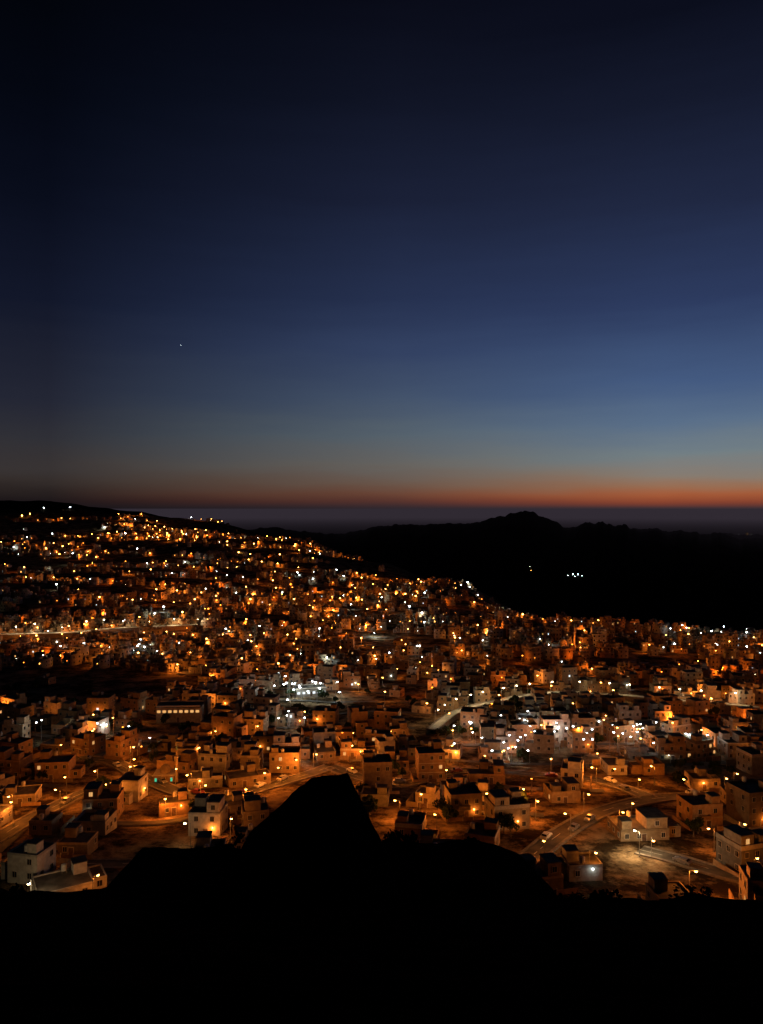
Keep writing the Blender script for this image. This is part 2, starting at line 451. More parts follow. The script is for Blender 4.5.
WHITE_ZONES = [(310,690,34,10),(545,742,70,13),(105,738,28,7),(640,748,50,8),(300,725,30,7),(735,640,40,7),(490,758,36,6)]
def in_zone(x, y, z):
    u, v = uv_of(x, y, z)
    return any(((u-a_)/c_)**2+((v-b_)/d_)**2 < 1 for a_,b_,c_,d_ in WHITE_ZONES)
streets = []; b = 156.0
while b < 2400:
    streets.append(b); b += rng.uniform(31, 37) if b < 500 else rng.uniform(36, 45) if b < 900 else rng.uniform(54, 72) if b < 1500 else rng.uniform(78, 112)
SLOTS = []
for b in streets:
    A_ = .60*b+70
    a_ = -A_+rng.uniform(0,10)
    seg = []; nxt = rng.uniform(0, 30)
    while a_ < A_:
        x, y = warp(a_, b); z = H(x, y)
        m = mask(x, y, z)
        if m > .1 and not near_main(x, y, 8): seg.append((x, y))
        else:
            if len(seg) > 4: lay_road(seg, 3.8, b < 200)
            seg = []
        x2, y2 = warp(a_+1, b); ang = math.atan2(y2-y, x2-x)
        nxt -= 5
        if m > .1 and nxt <= 0:
            lit = sfbm(x/95., y/95., 3, 83)
            if lit > (-.16 if b < 330 else -.22) or rng.random() < .15:
                side = 1 if rng.random() < .5 else -1
                k = 'w' if (in_zone(x, y, z) and rng.random() < .5) or rng.random() < (.05 if y < 600 else .15) else ('a' if rng.random() < .25 else 'o')
                pw = (400 if b < 195 else 950 if b < 330 else 1800 if b < 500 else 3600 if b < 900 else 6500 if b < 1500 else 10000)*math.exp(rng.gauss(-.2,.8))
                if k == 'w': pw *= .3
                if b > 1000 and rng.random() < .25: pw = 0
                LAMPS.append((x-math.sin(ang)*3.0*side, y+math.cos(ang)*3.0*side, ang-math.pi/2*side, k, pw, rng.uniform(4,6) if b < 400 else rng.uniform(4.5,7), None))
                nxt = rng.uniform(18, 36) if b < 1000 else rng.uniform(17, 30)
            else: nxt = 15
        a_ += 5
    if len(seg) > 4: lay_road(seg, 3.8, b < 200)
    for side in (1, -1):
        a_ = -A_+rng.uniform(0, 10)
        while a_ < A_:
            off = rng.uniform(7.2, 10)*side
            x, y = warp(a_, b+off)
            x2, y2 = warp(a_+1, b+off); ang = math.atan2(y2-y, x2-x)
            z = H(x, y); m = mask(x, y, z)
            if rng.random() < m*(.88 if b > 330 else .80) and not near_main(x, y, 8) and not blocks_road(x, y):
                SLOTS.append((x, y, ang+(math.pi if side < 0 else 0)+rng.uniform(-.25,.25)+(math.pi/2 if rng.random() < .2 else 0)))
            a_ += rng.uniform(10, 14.5) if b > 230 else rng.uniform(11, 16)
a0 = -1100
while a0 < 1100:
    seg = []; b = 170
    while b < 1500:
        x, y = warp(a0+.12*b*math.copysign(1, a0), b)
        if mask(x, y, H(x, y)) > .3: seg.append((x, y))
        else:
            if len(seg) > 6: lay_road(seg, 4, False)
            seg = []
        b += 6
    if len(seg) > 6: lay_road(seg, 4, False)
    a0 += rng.uniform(110, 170)
obj('road', road.mesh('road'), kind='structure')
obj('raised_road', lroad.mesh('raised_road'), kind='structure')
obj('pavement', kerb.mesh('pavement'), kind='structure')
obj('road_marking', paint.mesh('road_marking'), kind='structure')

# ------------------------------------------------------------ houses
FL = 3.1
def window_mb(kind):
    m = MB()
    m.box(-.5,.5,-.05,.02,-.6,.6,{'d':'window_glass','w':'lit_warm','c':'lit_white'}[kind])
    m.box(-.6,-.5,-.09,.02,-.7,.7,'trim'); m.box(.5,.6,-.09,.02,-.7,.7,'trim')
    m.box(-.5,.5,-.09,.02,.6,.7,'trim'); m.box(-.5,.5,-.14,.02,-.7,-.6,'trim')
    m.box(-.03,.03,-.07,-.05,-.6,.6,'trim')
    return m
WIN = {k: window_mb(k) for k in 'dwc'}
WINME = {k: WIN[k].mesh('window') for k in 'dwc'}
def flatwin(kind, s=1.0):
    m = MB(); m.quad([(-.5*s,-.05,-.6*s),(.5*s,-.05,-.6*s),(.5*s,-.05,.6*s),(-.5*s,-.05,.6*s)],{'d':'window_glass','w':'lit_warm','c':'lit_white'}[kind]); return m
FW = {k: flatwin(k) for k in 'dwc'}
tank = MB(); tank.prism(0,0,.5,1.8,.6,.6,12,'tank_plastic'); tank.prism(0,0,1.8,2.0,.55,.25,12,'tank_plastic')
for q in ((-.5,-.5),(.4,-.5),(-.5,.4),(.4,.4)): tank.box(q[0],q[0]+.1,q[1],q[1]+.1,0,.5,'pole_steel')
TANKME = tank.mesh('water_tank')
doormb = MB(); doormb.box(-.6,.6,-.06,.02,0,2.2,'door_metal'); doormb.box(-.75,-.6,-.1,.02,0,2.35,'trim'); doormb.box(.6,.75,-.1,.02,0,2.35,'trim'); doormb.box(-.6,.6,-.1,.02,2.2,2.35,'trim')
DOORME = doormb.mesh('door')
wl_ = {}
for kk, mt in (('o','lamp_orange'),('w','lamp_white')):
    m = MB(); m.dome(0,-.35,0,.17,mt,8,4,full=True); m.box(-.04,.04,-.35,.02,.16,.22,'pole_steel'); m.box(-.1,.1,-.03,.02,.02,.3,'pole_steel'); wl_[kk] = m.mesh('wall_lamp')

def design(w, d, n, seed, wall, litp=.12, white=.3, wing=None):
    r = random.Random(seed)
    h = n*FL
    wb = MB(); wb.box(-w/2,w/2,-d/2,d/2,-5,h,wall)
    wins = []
    def kind():
        if r.random() < litp: return 'c' if r.random() < white else 'w'
        return 'd'
    def facade(length, place, floors, skip0=False):
        c = max(1, int(length/r.uniform(2.4,3.3)))
        for fl in range(floors):
            for j in range(c):
                if skip0 and fl == 0 and j == c//2: continue
                if r.random() < .15: continue
                s = (j+.5)/c*length-length/2
                x, y, rt = place(s); wins.append((x, y, fl*FL+1.8, rt, kind()))
    facade(w, lambda s: (s,-d/2,0), n, True)
    facade(w, lambda s: (-s,d/2,math.pi), n)
    facade(d, lambda s: (-w/2,-s,-math.pi/2), n)
    if wing is None: wing = r.random() < .45
    rf = MB()
    def roofit(x0,x1,y0,y1,z):
        e = .04; t = .22; ph = r.choice([.35,.6,.9])
        rf.box(x0-e,x1+e,y0-e,y0+t,z-.15,z+ph,'trim' if r.random()<.25 else wall)
        rf.box(x0-e,x1+e,y1-t,y1+e,z-.15,z+ph,wall)
        rf.box(x0-e,x0+t,y0+t,y1-t,z-.15,z+ph,wall); rf.box(x1-t,x1+e,y0+t,y1-t,z-.15,z+ph,wall)
        rf.box(x0+t,x1-t,y0+t,y1-t,z-.1,z+.06,'roof_concrete')
    if wing:
        ww = r.uniform(2.8,4.2); hh = max(1, n-1)*FL-.3
        wy0, wy1 = -d/2+r.uniform(.6,2), d/2-r.uniform(.5,2)
        wb.box(w/2,w/2+ww,wy0,wy1,-5,hh,wall)
        roofit(w/2+.06,w/2+ww,wy0,wy1,hh)
        for fl in range(max(1, n-1)):
            wins.append((w/2+ww/2,wy0,fl*FL+1.8,0,kind())); wins.append((w/2+ww,(wy0+wy1)/2,fl*FL+1.8,math.pi/2,kind()))
    else:
        facade(d, lambda s: (w/2,s,math.pi/2), n)
    roofit(-w/2,w/2,-d/2,d/2,h)
    if r.random() < .4:
        for k in range(1, n):
            z = k*FL
            wb.box(-w/2-.06,w/2+.06,-d/2-.06,-d/2-.001,z-.1,z+.1,'trim')
    sr = MB(); sx = r.choice([-1,1])*(w/2-1.8); sy = r.choice([-1,1])*(d/2-1.9)
    a1 = r.uniform(1.1,1.5); b1 = r.uniform(1.2,1.6)
    sr.box(sx-a1,sx+a1,sy-b1,sy+b1,h+.06,h+2.4,wall); sr.box(sx-a1-.15,sx+a1+.15,sy-b1-.15,sy+b1+.15,h+2.4,h+2.55,'roof_concrete')
    ur = None
    if n <= 2 and r.random() < .45 and w > 7.5:
        ur = MB(); sg = -1 if sx > 0 else 1
        x0 = sg*(w/2-.3); x1 = sg*.6
        ur.box(min(x0,x1),max(x0,x1),-d/2+.4,d/2-2.2,h+.06,h+2.9,wall)
        ur.box(min(x0,x1)-.1,max(x0,x1)+.1,-d/2+.3,d/2-2.1,h+2.9,h+3.1,'roof_concrete')
        wins.append(((x0+x1)/2,-d/2+.4,h+1.6,0,kind()))
    bal = None
    if n >= 2 and r.random() < .5:
        bal = MB(); bx = r.uniform(-w/5, w/5)
        bal.box(bx-1.6,bx+1.6,-d/2-1.3,-d/2-.065,FL-.12,FL+.06,'trim')
        bal.box(bx-1.6,bx+1.6,-d/2-1.3,-d/2-1.15,FL+.06,FL+1.0,wall)
        bal.box(bx-1.6,bx-1.45,-d/2-1.15,-d/2-.065,FL+.06,FL+1.0,wall); bal.box(bx+1.45,bx+1.6,-d/2-1.15,-d/2-.065,FL+.06,FL+1.0,wall)
    tanks = [(sx*.2, d/2-1.1, h+.06)]
    D = dict(w=w,d=d,n=n,wall=wb,roof=rf,stair=sr,bal=bal,ur=ur,wins=wins,tanks=tanks,matname=wall)
    D['door'] = (r.uniform(-.5,.5), -d/2, .05)
    return D
def meshes_of(D):
    if 'me' not in D:
        D['me'] = dict(wall=D['wall'].mesh('wall'), roof=D['roof'].mesh('roof'), stair=D['stair'].mesh('stair_room'),
                       bal=D['bal'].mesh('balcony') if D['bal'] else None, ur=D['ur'].mesh('upper_room') if D['ur'] else None)
    return D['me']
def merged(D, flat):
    m = MB(); m.add(D['wall']); m.add(D['roof']); m.add(D['stair'])
    if D['bal']: m.add(D['bal'])
    if D['ur']: m.add(D['ur'])
    for x,y,z,rt,k in D['wins']: m.add((FW if flat else WIN)[k], (x,y,z), rt)
    if not flat:
        m.add(doormb, D['door'])
        for t_ in D['tanks']: m.add(tank, t_)
    else:
        for t_ in D['tanks']: m.box(t_[0]-.6,t_[0]+.6,t_[1]-.6,t_[1]+.6,t_[2],t_[2]+1.8,'tank_plastic')
    return m
WN = {'wall_cream':'cream','wall_white':'white','wall_tan':'tan','wall_grey':'grey','wall_ochre':'ochre'}
ST = {1:'single-storey',2:'two-storey',3:'three-storey',4:'four-storey'}
def house_label(D):
    return f"{WN[D['matname']]} {ST[D['n']]} flat-roofed house on the town slope"
def build_house(D, x, y, z, rot, label=None):
    ms = meshes_of(D)
    e = obj('house', None, (x,y,z), rot, label=label or house_label(D), category='house', group='houses of the hillside town')
    obj('wall', ms['wall'], parent=e); obj('roof', ms['roof'], parent=e); obj('stair_room', ms['stair'], parent=e)
    if ms['bal']: obj('balcony', ms['bal'], parent=e)
    if ms['ur']: obj('upper_room', ms['ur'], parent=e)
    obj('door', DOORME, D['door'], parent=e)
    for a_,b_,c_,rt,k in D['wins']: obj('window', WINME[k], (a_,b_,c_), rt, parent=e)
    for t_ in D['tanks']: obj('water_tank', TANKME, t_, parent=e)
    return e

WALLS = ['wall_cream','wall_white','wall_tan','wall_grey','wall_ochre','wall_tan','wall_ochre']
DES = []
for k in range(42):
    DES.append(design(rng.uniform(6,10.8), rng.uniform(6.3,9), rng.choice([1,1,1,2,2,2,3]), 100+k, WALLS[k%7], .05, .35))
NEARD = [design(rng.uniform(6,9.2), rng.uniform(6,8.2), rng.choice([1,1,2]), 700+k, WALLS[k%7], .025, 0) for k in range(22)]
SHOPS = [design(rng.uniform(7,10.5), rng.uniform(7.5,9), rng.choice([1,2,2,3]), 300+k, ['wall_white','wall_cream','wall_grey'][k%3], .16, .7) for k in range(8)]

HEROES = [
 (62,896,11,9,1,.55,'wall_white','pale single-storey house with raised roof room beside a lane'),
 (103,817,9.5,8.5,2,.12,'wall_ochre','ochre two-storey house lit orange above a dirt lot'),
 (208,832,8.5,8,2,-.05,'wall_white','white two-storey house with dark windows below a road'),
 (377,790,9,8,3,.1,'wall_tan','tan three-storey house glowing orange beside a slope'),
 (463,814,9,8,2,.15,'wall_cream','cream two-storey house above the dark hillside'),
 (507,826,10,8,2,.2,'wall_cream','cream two-storey house with lit facade beside a lane'),
 (638,836,13,9,1,.1,'wall_tan','wide tan single-storey house beside a bright lamp'),
 (752,822,9,9,3,.25,'wall_tan','tan tall three-storey block on the slope'),
 (745,868,9,8,2,.3,'wall_grey','grey two-storey house mostly in shadow'),
 (562,800,9,8,1,.1,'wall_tan','tan single-storey house beside an orange-lit road'),
 (700,824,9,8,2,.15,'wall_ochre','ochre two-storey house above a bend in the road'),
 (240,762,8.5,8,2,.1,'wall_tan','tan two-storey house beside an open lot'),
 (55,778,11,8,2,.1,'wall_ochre','ochre two-storey house lit by orange lamps'),
 (22,802,9,8,1,.2,'wall_cream','cream single-storey house at the road edge'),
 (430,778,9,8,3,.1,'wall_ochre','ochre three-storey house beside a steep lane'),
 (540,886,8,7,1,.2,'wall_tan','tan single-storey house half in darkness'),
]
PL = []; occ = []
def free(x, y, r):
    return all((x-a_)**2+(y-b_)**2 > (r+c_)**2 for a_,b_,c_ in occ)
k = 0
for u_,v_,w,d,n,rt,wl,lb in HEROES:
    x, y = locate(u_, v_); z = H(x, y)
    if not free(x, y, 5): continue
    PL.append((y,x,y,z,rt,design(w,d,n,500+k,wl,.03,.1,wing=(k in (0,6,12))),lb)); occ.append((x,y,w*.5)); k += 1
hx, hy = locate(62, 896); occ.append((hx+4, hy-12, 6)); occ.append((hx-8, hy-10, 6))
lm_school = locate(180, 722); occ.append((*lm_school, 13))
lm_mosque = locate(165, 781); occ.append((*lm_mosque, 8))
lm_mosque2 = locate(572, 652); occ.append((*lm_mosque2, 7))
lm_hall = locate(310, 696); occ.append((*lm_hall, 12))
for dx_ in (-9, 0, 9): occ.append((lm_hall[0]+dx_, lm_hall[1]-18, 9))
for dx_ in (-9, 0, 9): occ.append((lm_hall[0]+dx_, lm_hall[1]-32, 7))
occ.append((lm_school[0]-5, lm_school[1]-17, 8)); occ.append((lm_school[0]+6, lm_school[1]-17, 8))
base_occ = list(occ)
for x, y, rot in SLOTS:
    if any((x-a_)**2+(y-b_)**2 < (5.4+c_)**2 for a_,b_,c_ in base_occ): continue
    z = H(x, y)
    zone = in_zone(x, y, z)
    D = rng.choice(SHOPS) if (zone and rng.random() < .4) else rng.choice(DES) if y > 235 else rng.choice(NEARD)
    zz = min(z, H(x+4,y-4), H(x-4,y-4))+.3
    PL.append((y,x,y,zz,rot,D,None))
PL.sort(key=lambda q: q[0])
vis = [q for q in PL if -10 < uv_of(q[1],q[2],q[3])[0] < 773]
inv = [q for q in PL if not (-10 < uv_of(q[1],q[2],q[3])[0] < 773)]
NDET, NIND = 75, 295

LD = {}
def light(kind, power):
    key = (kind, int(power/100))
    if key not in LD:
        l = bpy.data.lights.new('lamp_light', 'POINT'); l.energy = (key[1]+.5)*100; l.shadow_soft_size = .3
        l.color = {'o':(1,.25,.025),'a':(1,.19,.013),'y':(1,.72,.38),'w':(.80,.92,.84),'g':(.15,1,.6)}[kind]
        LD[key] = l
    return LD[key]
flat = {}; mer = {}; stuff = []
for idx, (_,x,y,z,rot,D,lb) in enumerate(vis):
    e = None
    if idx < NDET: e = build_house(D, x, y, z, rot, lb)
    elif idx < NIND:
        if id(D) not in mer: mer[id(D)] = merged(D, False).mesh('house')
        e = obj('house', mer[id(D)], (x,y,z), rot, label=lb or house_label(D), category='house', group='houses of the hillside town')
    else: stuff.append((D,x,y,z,rot))
    if e is not None and rng.random() < (.18 if y < 200 else .36):
        bk = rng.random() < .4; kk = 'w' if rng.random() < .22 else 'o'
        lx = rng.uniform(-.3,.3)*D['w']; ly = D['d']/2 if bk else -D['d']/2
        obj('wall_lamp', wl_[kk], (lx,ly,2.75), math.pi if bk else 0, parent=e)
        obj('lamp_light', light(kk, rng.uniform(120,480)*(.45 if kk == 'w' else 1)), (lx, ly+(.75 if bk else -.75), 2.45), parent=e)
for (_,x,y,z,rot,D,lb) in inv: stuff.append((D,x,y,z,rot))
for D,x,y,z,rot in stuff:
    if id(D) not in flat: flat[id(D)] = merged(D, True)
bm_ = batch_mesh('distant_houses', [(flat[id(D)],x,y,z,rot,rng.uniform(.8,1.12)) for D,x,y,z,rot in stuff])
obj('distant_houses', bm_, label='mass of pale flat-roofed houses covering the far hillside', category='houses', group='houses of the hillside town', kind='stuff')

yw = {}
for idx, (_,x,y,z,rot,D,lb) in enumerate(vis[:90]):
    if rng.random() < .45: continue
    key = (round(D['w']), round(D['d']), rng.randint(0,1))
    if key not in yw:
        hw, hd = D['w']/2+2.2, D['d']/2+2.6; m = MB(); mt = rng.choice(WALLS)
        m.box(-hw,-1.6,-hd,-hd+.2,-4,1.7,mt); m.box(1.2,hw,-hd,-hd+.2,-4,1.7,mt)
        m.box(-hw,-hw+.2,-hd+.2,hd*.4,-4,1.7,mt)
        m.box(-1.8,-1.6,-hd-.05,-hd+.25,-4,2.1,'trim'); m.box(1.2,1.4,-hd-.05,-hd+.25,-4,2.1,'trim')
        g_ = MB(); g_.box(-1.6,1.2,-hd+.05,-hd+.12,-.6,1.6,'door_metal')
        yw[key] = (m.mesh('wall'), g_.mesh('gate'))
    e = obj('yard_wall', None, (x,y,z), rot, label='plastered yard wall with a metal gate around a house', category='yard wall', group='yard walls around houses')
    obj('wall', yw[key][0], parent=e); obj('gate', yw[key][1], parent=e)

# ------------------------------------------------------------ school, hall, mosques
def landmark(name, parts, x, y, z, rot, label, cat):
    e = obj(name, None, (x,y,z), rot, label=label, category=cat)
    for nm, mb, loc, rt in parts:
        obj(nm, mb if isinstance(mb, bpy.types.Mesh) else mb.mesh(nm), loc, rt, parent=e)
    return e
def hall(w, d, n, wall, kind):
    h = n*FL+.4; parts = []
    wb = MB(); wb.box(-w/2,w/2,-d/2,d/2,-5,h,wall); parts.append(('wall', wb, (0,0,0), 0))
    rf = MB(); rf.box(-w/2-.4,w/2+.4,-d/2-.4,d/2+.4,h,h+.35,'roof_concrete'); rf.box(-w/2,w/2,-d/2,-d/2+.2,h+.35,h+1,'trim'); rf.box(-w/2,w/2,d/2-.2,d/2,h+.35,h+1,'trim')
    parts.append(('roof', rf, (0,0,0), 0))
    big = MB(); big.box(-.8,.8,-.05,.02,-.6,.6,kind); big.box(-.9,-.8,-.12,.02,-.7,.7,'trim'); big.box(.8,.9,-.12,.02,-.7,.7,'trim'); big.box(-.8,.8,-.12,.02,.6,.7,'trim'); big.box(-.8,.8,-.16,.02,-.7,-.6,'trim')
    bme = big.mesh('window')
    c = int(w/2.5)
    for j in range(c): parts.append(('window', bme, ((j+.5)/c*w-w/2, -d/2, h-1.7), 0))
    parts.append(('door', DOORME, (0,-d/2,0), 0))
    return parts
x, y = lm_school
landmark('school_building', hall(20,9,2,'wall_cream','lit_warm'), x, y, H(x,y)+1, .05, 'long cream school building with a row of glowing windows', 'school')
x, y = lm_hall
landmark('market_hall', hall(17,9,1,'wall_white','lit_white'), x, y, H(x,y)+1, .25, 'white market hall brightly lit by floodlights', 'hall')
def mosque(scale, wall, green):
    P = []; s = scale; gm = 'lamp_green' if green else 'window_glass'
    wb = MB(); wb.box(-7*s,7*s,-6*s,6*s,-5,5*s,wall); wb.box(-7.2*s,7.2*s,-6.2*s,6.2*s,5*s,5.5*s,'trim'); wb.prism(0,0,5.5*s,7*s,3.6*s,3.6*s,12,wall); P.append(('wall', wb,(0,0,0),0))
    dm = MB(); dm.dome(0,0,7*s,3.6*s,wall,16,6,sq=1.1); dm.prism(0,0,10.8*s,12.2*s,.12*s,.03*s,6,'pole_steel'); P.append(('dome', dm,(0,0,0),0))
    mi = MB(); mi.prism(8.3*s,-5*s,-5,17*s,1.1*s,.9*s,12,wall); mi.prism(8.3*s,-5*s,17*s,17.6*s,1.5*s,1.5*s,12,'trim'); mi.prism(8.3*s,-5*s,17.6*s,22*s,.7*s,.65*s,12,wall); mi.prism(8.3*s,-5*s,22*s,25*s,.9*s,.02,12,'dome_paint'); P.append(('minaret', mi,(0,0,0),0))
    q = min(1, s*1.3)
    aw = MB(); aw.box(-.5*q,.5*q,-.05,.02,-1.0*q,.9*q,gm); aw.box(-.6*q,-.5*q,-.1,.02,-1.1*q,1.1*q,'trim'); aw.box(.5*q,.6*q,-.1,.02,-1.1*q,1.1*q,'trim'); aw.box(-.5*q,.5*q,-.1,.02,.9*q,1.1*q,'trim')
    am = aw.mesh('window')
    for j in (0, 1, 3): P.append(('window', am, ((-5.2+j*3.4)*s,-6*s,2.6*s),0))
    P.append(('door', DOORME, (-.2*s,-6*s,0),0))
    return P
x, y = lm_mosque; landmark('mosque', mosque(.5,'wall_tan',True), x, y, H(x,y), .1, 'small tan domed mosque with green-lit windows beside a road', 'mosque')
x, y = lm_mosque2; landmark('mosque', mosque(.9,'wall_cream',False), x-7, y, H(x,y), .2, 'cream mosque with tall minaret lit orange', 'mosque')
LM2 = (x, y)

# ------------------------------------------------------------ street lamps and their light
HEADR = .32
LM_ = {'o':'lamp_orange','a':'lamp_amber','y':'lamp_cream','w':'lamp_white','g':'lamp_green'}
def lamp_head(kind, r, h):
    m = MB(); mt = LM_[kind]
    m.dome(1.5,0,h-.15,r,mt,8,4,full=True,sq=.6)
    m.box(1.5-r*1.3,1.5+r*1.3,-r*.7,r*.7,h+r*.5-.12,h+r*.5,'pole_steel')
    return m
def lamp_pole(h):
    m = MB(); m.prism(0,0,-1,h,.11,.06,8,'pole_steel'); m.box(0,1.5,-.04,.04,h-.02,h+.07,'pole_steel'); m.prism(0,0,-1,.5,.2,.18,8,'pole_steel')
    return m
for u_,v_,k_,pw in [(640,840,'y',5000),(690,883,'o',4500),(536,803,'o',2200),(437,822,'o',2000),(12,808,'o',3500),(92,890,'o',800),(30,892,'y',900),(255,722,'o',3500),  # warm-white lamp at bottom left is added to brighten the pale house
                 (175,768,'o',1800),(655,768,'o',3200),(597,768,'o',3200),(300,748,'w',800),(66,780,'o',3500),(490,795,'o',2200),(230,822,'o',700),(190,830,'y',350),(715,835,'o',1600),
                 (470,790,'o',3200),(385,768,'o',3800),(110,785,'o',3200),(520,790,'o',2400),(30,850,'o',500),(300,760,'o',3500),(590,860,'o',400),(740,828,'o',900),
                 (165,800,'o',3800),(200,788,'o',3800),(245,790,'o',4200),(400,805,'o',2800),(420,795,'o',2500),(620,815,'o',1500),(350,745,'o',3000),(450,745,'o',2800),(130,745,'o',2800),(268,775,'o',3000)]:
    x, y = locate(u_, v_+18); LAMPS.append((x,y,rng.uniform(0,6),k_,pw,6.5,None))
LAMPS.append((LM2[0]+3, LM2[1]-10, 0, 'o', 5500, 7.5, None)); LAMPS.append((LM2[0]-4, LM2[1]-11, 0, 'a', 4000, 7.5, None))
for du, dv, n in [(310,700,20),(545,742,56),(105,742,8),(640,752,18),(735,640,28),(490,760,10),(700,748,10),(300,727,8),(380,660,6),(150,655,12),(250,640,8),(60,650,6),(90,735,8)]:
    for j in range(n):
        x, y = locate(du+rng.gauss(0, 15 if du == 310 else 22 if n < 20 else 46), dv+rng.gauss(0,5.5))
        kk = 'w' if (du == 310 or rng.random() < .78) else 'o'
        if free(x,y,0) or du == 310: LAMPS.append((x,y,rng.uniform(0,6),kk,(0 if rng.random() < .5 else rng.uniform(120,600)*(3 if kk == 'o' else 1))*(3 if du == 310 else 1),rng.uniform(5,9),None))
LAMPS.sort(key=lambda q: q[1])
poleme = {}; headme = {}; fullmb = {}; fullme = {}
lst = []; nl = 0; ni = 0
for x,y,rot,kind,pw,h,bz in LAMPS:
    h = round(h)
    z = H(x,y) if bz is None else bz
    u_, v_ = uv_of(x,y,z)
    if u_ < -40 or u_ > 805: continue
    r = HEADR if y < 350 else (.45 if y < 700 else .66 if y < 1200 else .9)
    inview = -5 < u_ < 768
    par = None
    if inview and ni < 295:
        ni += 1
        lab = {'w':'steel street lamp glowing cool white beside a street','y':'steel street lamp glowing warm white beside a road'}.get(kind,'steel street lamp glowing sodium orange beside a street')
        if ni <= 130:
            if h not in poleme: poleme[h] = lamp_pole(h).mesh('pole')
            if (kind,h,r) not in headme: headme[(kind,h,r)] = lamp_head(kind,r,h).mesh('lamp_head')
            par = obj('street_lamp', None, (x,y,z), rot, label=lab, category='street lamp', group='street lamps of the town')
            obj('pole', poleme[h], parent=par); obj('lamp_head', headme[(kind,h,r)], parent=par)
        else:
            if (kind,h,r) not in fullme:
                m = MB(); m.add(lamp_pole(h)); m.add(lamp_head(kind,r,h)); fullme[(kind,h,r)] = m.mesh('street_lamp')
            par = obj('street_lamp', fullme[(kind,h,r)], (x,y,z), rot, label=lab, category='street lamp', group='street lamps of the town')
    else:
        if (kind,h,r) not in fullmb:
            m = MB(); m.box(-.08,.08,-.08,.08,-1,h,'pole_steel'); m.box(.08,1.5,-.05,.05,h-.05,h+.05,'pole_steel')
            m.dome(1.5,0,h-.2,r,LM_[kind],6,3,full=True,sq=.7); fullmb[(kind,h,r)] = m
        lst.append((fullmb[(kind,h,r)],x,y,z,rot,rng.choice((.7,1,1,1.35))))
    if pw <= 0: continue
    px, py = x+math.cos(rot)*1.5, y+math.sin(rot)*1.5
    lo = obj('lamp_light', light(kind,pw))
    if par is not None:
        lo.parent = par; lo.location = (1.5,0,h-.15-r*.6-.25)
    else: lo.location = (px,py,z+h-r-.35)
    nl += 1
porch = {}
for kind, mt in (('o','lamp_orange'),('w','lamp_white'),('a','lamp_amber')):
    m = MB(); m.dome(0,0,0,.2,mt,6,3,full=True); m.box(-.05,.05,-.05,.05,-3.2,-.15,'pole_steel'); porch[kind] = m
for D,x,y,z,rot in stuff:
    cl = sfbm(x/60., y/50., 2, 29)
    right = uv_of(x,y,z)[0] > 400
    pr = ((.34 if cl > .05 else .07) if not right else (.46 if cl > -.05 else .16))
    if rng.random() < pr and y > 300:
        dd = D['d']/2+.6
        q = rng.random(); zn = in_zone(x,y,z)
        kk = 'w' if q < (.7 if zn else .30) else 'a' if q > .64 else 'o'
        sg = 1 if math.cos(rot) > 0 else -1
        lst.append((porch[kk], x+sg*math.sin(rot)*dd, y-sg*math.cos(rot)*dd, z+3.0, 0, (1.1 if y < 600 else 1.5 if y < 1000 else 1.9 if y < 1500 else 2.4)*math.exp(rng.gauss(-.15,.4))))
for u_,v_,k_,s_ in [(568,577,'w',4),(573,576,'w',6),(578,576,'w',6),(582,577,'w',4),(575,578,'w',4),(530,568,'w',3),(531,572,'o',3),(44,510,'w',8),(70,509,'w',7),(22,518,'o',8),(30,516,'o',6)]:
    x, y = locate(u_, v_, 1500); lst.append((porch[k_], x, y, H(x,y)+6, 0, s_*1.2))
for j in range(12):
    t_ = (706+j*4.6-CU)/F; yy_ = 8300+rng.uniform(-100,100); lst.append((porch['w' if j%3 else 'o'], t_*yy_, yy_, H(t_*yy_, yy_)+6, 0, rng.uniform(2,8)))
obj('distant_street_lamps', batch_mesh('distant_street_lamps', lst), label='mass of tiny orange and white lamps across the hillside', category='street lamps', group='street lamps of the town', kind='stuff')

# ------------------------------------------------------------ parked cars
def car_parts(paint_):
    prof = [(-2.1,.35),(-2.15,.75),(-2.0,.95),(-1.55,1.0),(-1.15,1.42),(.35,1.45),(1.0,1.0),(1.9,.88),(2.12,.7),(2.12,.35)]
    b = MB(); n = len(prof)
    for sy in (-1, 1):
        for (px, pz) in prof:
            wy = .84 if pz < 1.1 else .66
            b.v.append((px, sy*wy, pz))
    for q in range(n):
        q2 = (q+1) % n
        b.f.append((q, q2, n+q2, n+q)); b.m.append(paint_)
    b.f.append(tuple(range(n))[::-1]); b.m.append(paint_); b.f.append(tuple(range(n, 2*n))); b.m.append(paint_)
    g = MB()
    for sy in (-1, 1):
        pts = [(-1.3,sy*.80,1.06),(.75,sy*.80,1.06),(.3,sy*.69,1.38),(-1.08,sy*.69,1.38)]
        g.quad(pts if sy < 0 else pts[::-1], 'window_glass')
    g.quad([(.98,-.74,1.04),(.98,.74,1.04),(.44,.63,1.42),(.44,-.63,1.42)], 'window_glass')
    g.quad([(-1.57,.74,1.04),(-1.57,-.74,1.04),(-1.2,-.63,1.40),(-1.2,.63,1.40)], 'window_glass')
    wmb = MB(); wmb.prism(0,0,-.1,.1,.33,.33,14,'tyre_rubber'); wmb.prism(0,0,-.11,.11,.18,.18,10,'pole_steel')
    wv = [(x_, z_, y_) for x_, y_, z_ in wmb.v]; wmb.v = wv
    hl = MB(); hl.box(2.05,2.14,-.14,.14,.66,.8,'headlight_glass')
    return b.mesh('body'), g.mesh('window'), wmb.mesh('wheel'), hl.mesh('headlight')
CARS = [(c, car_parts('car_'+c)) for c in ('white','grey','red','white','grey')]
nca = 0; rng.shuffle(parkpts); used = []
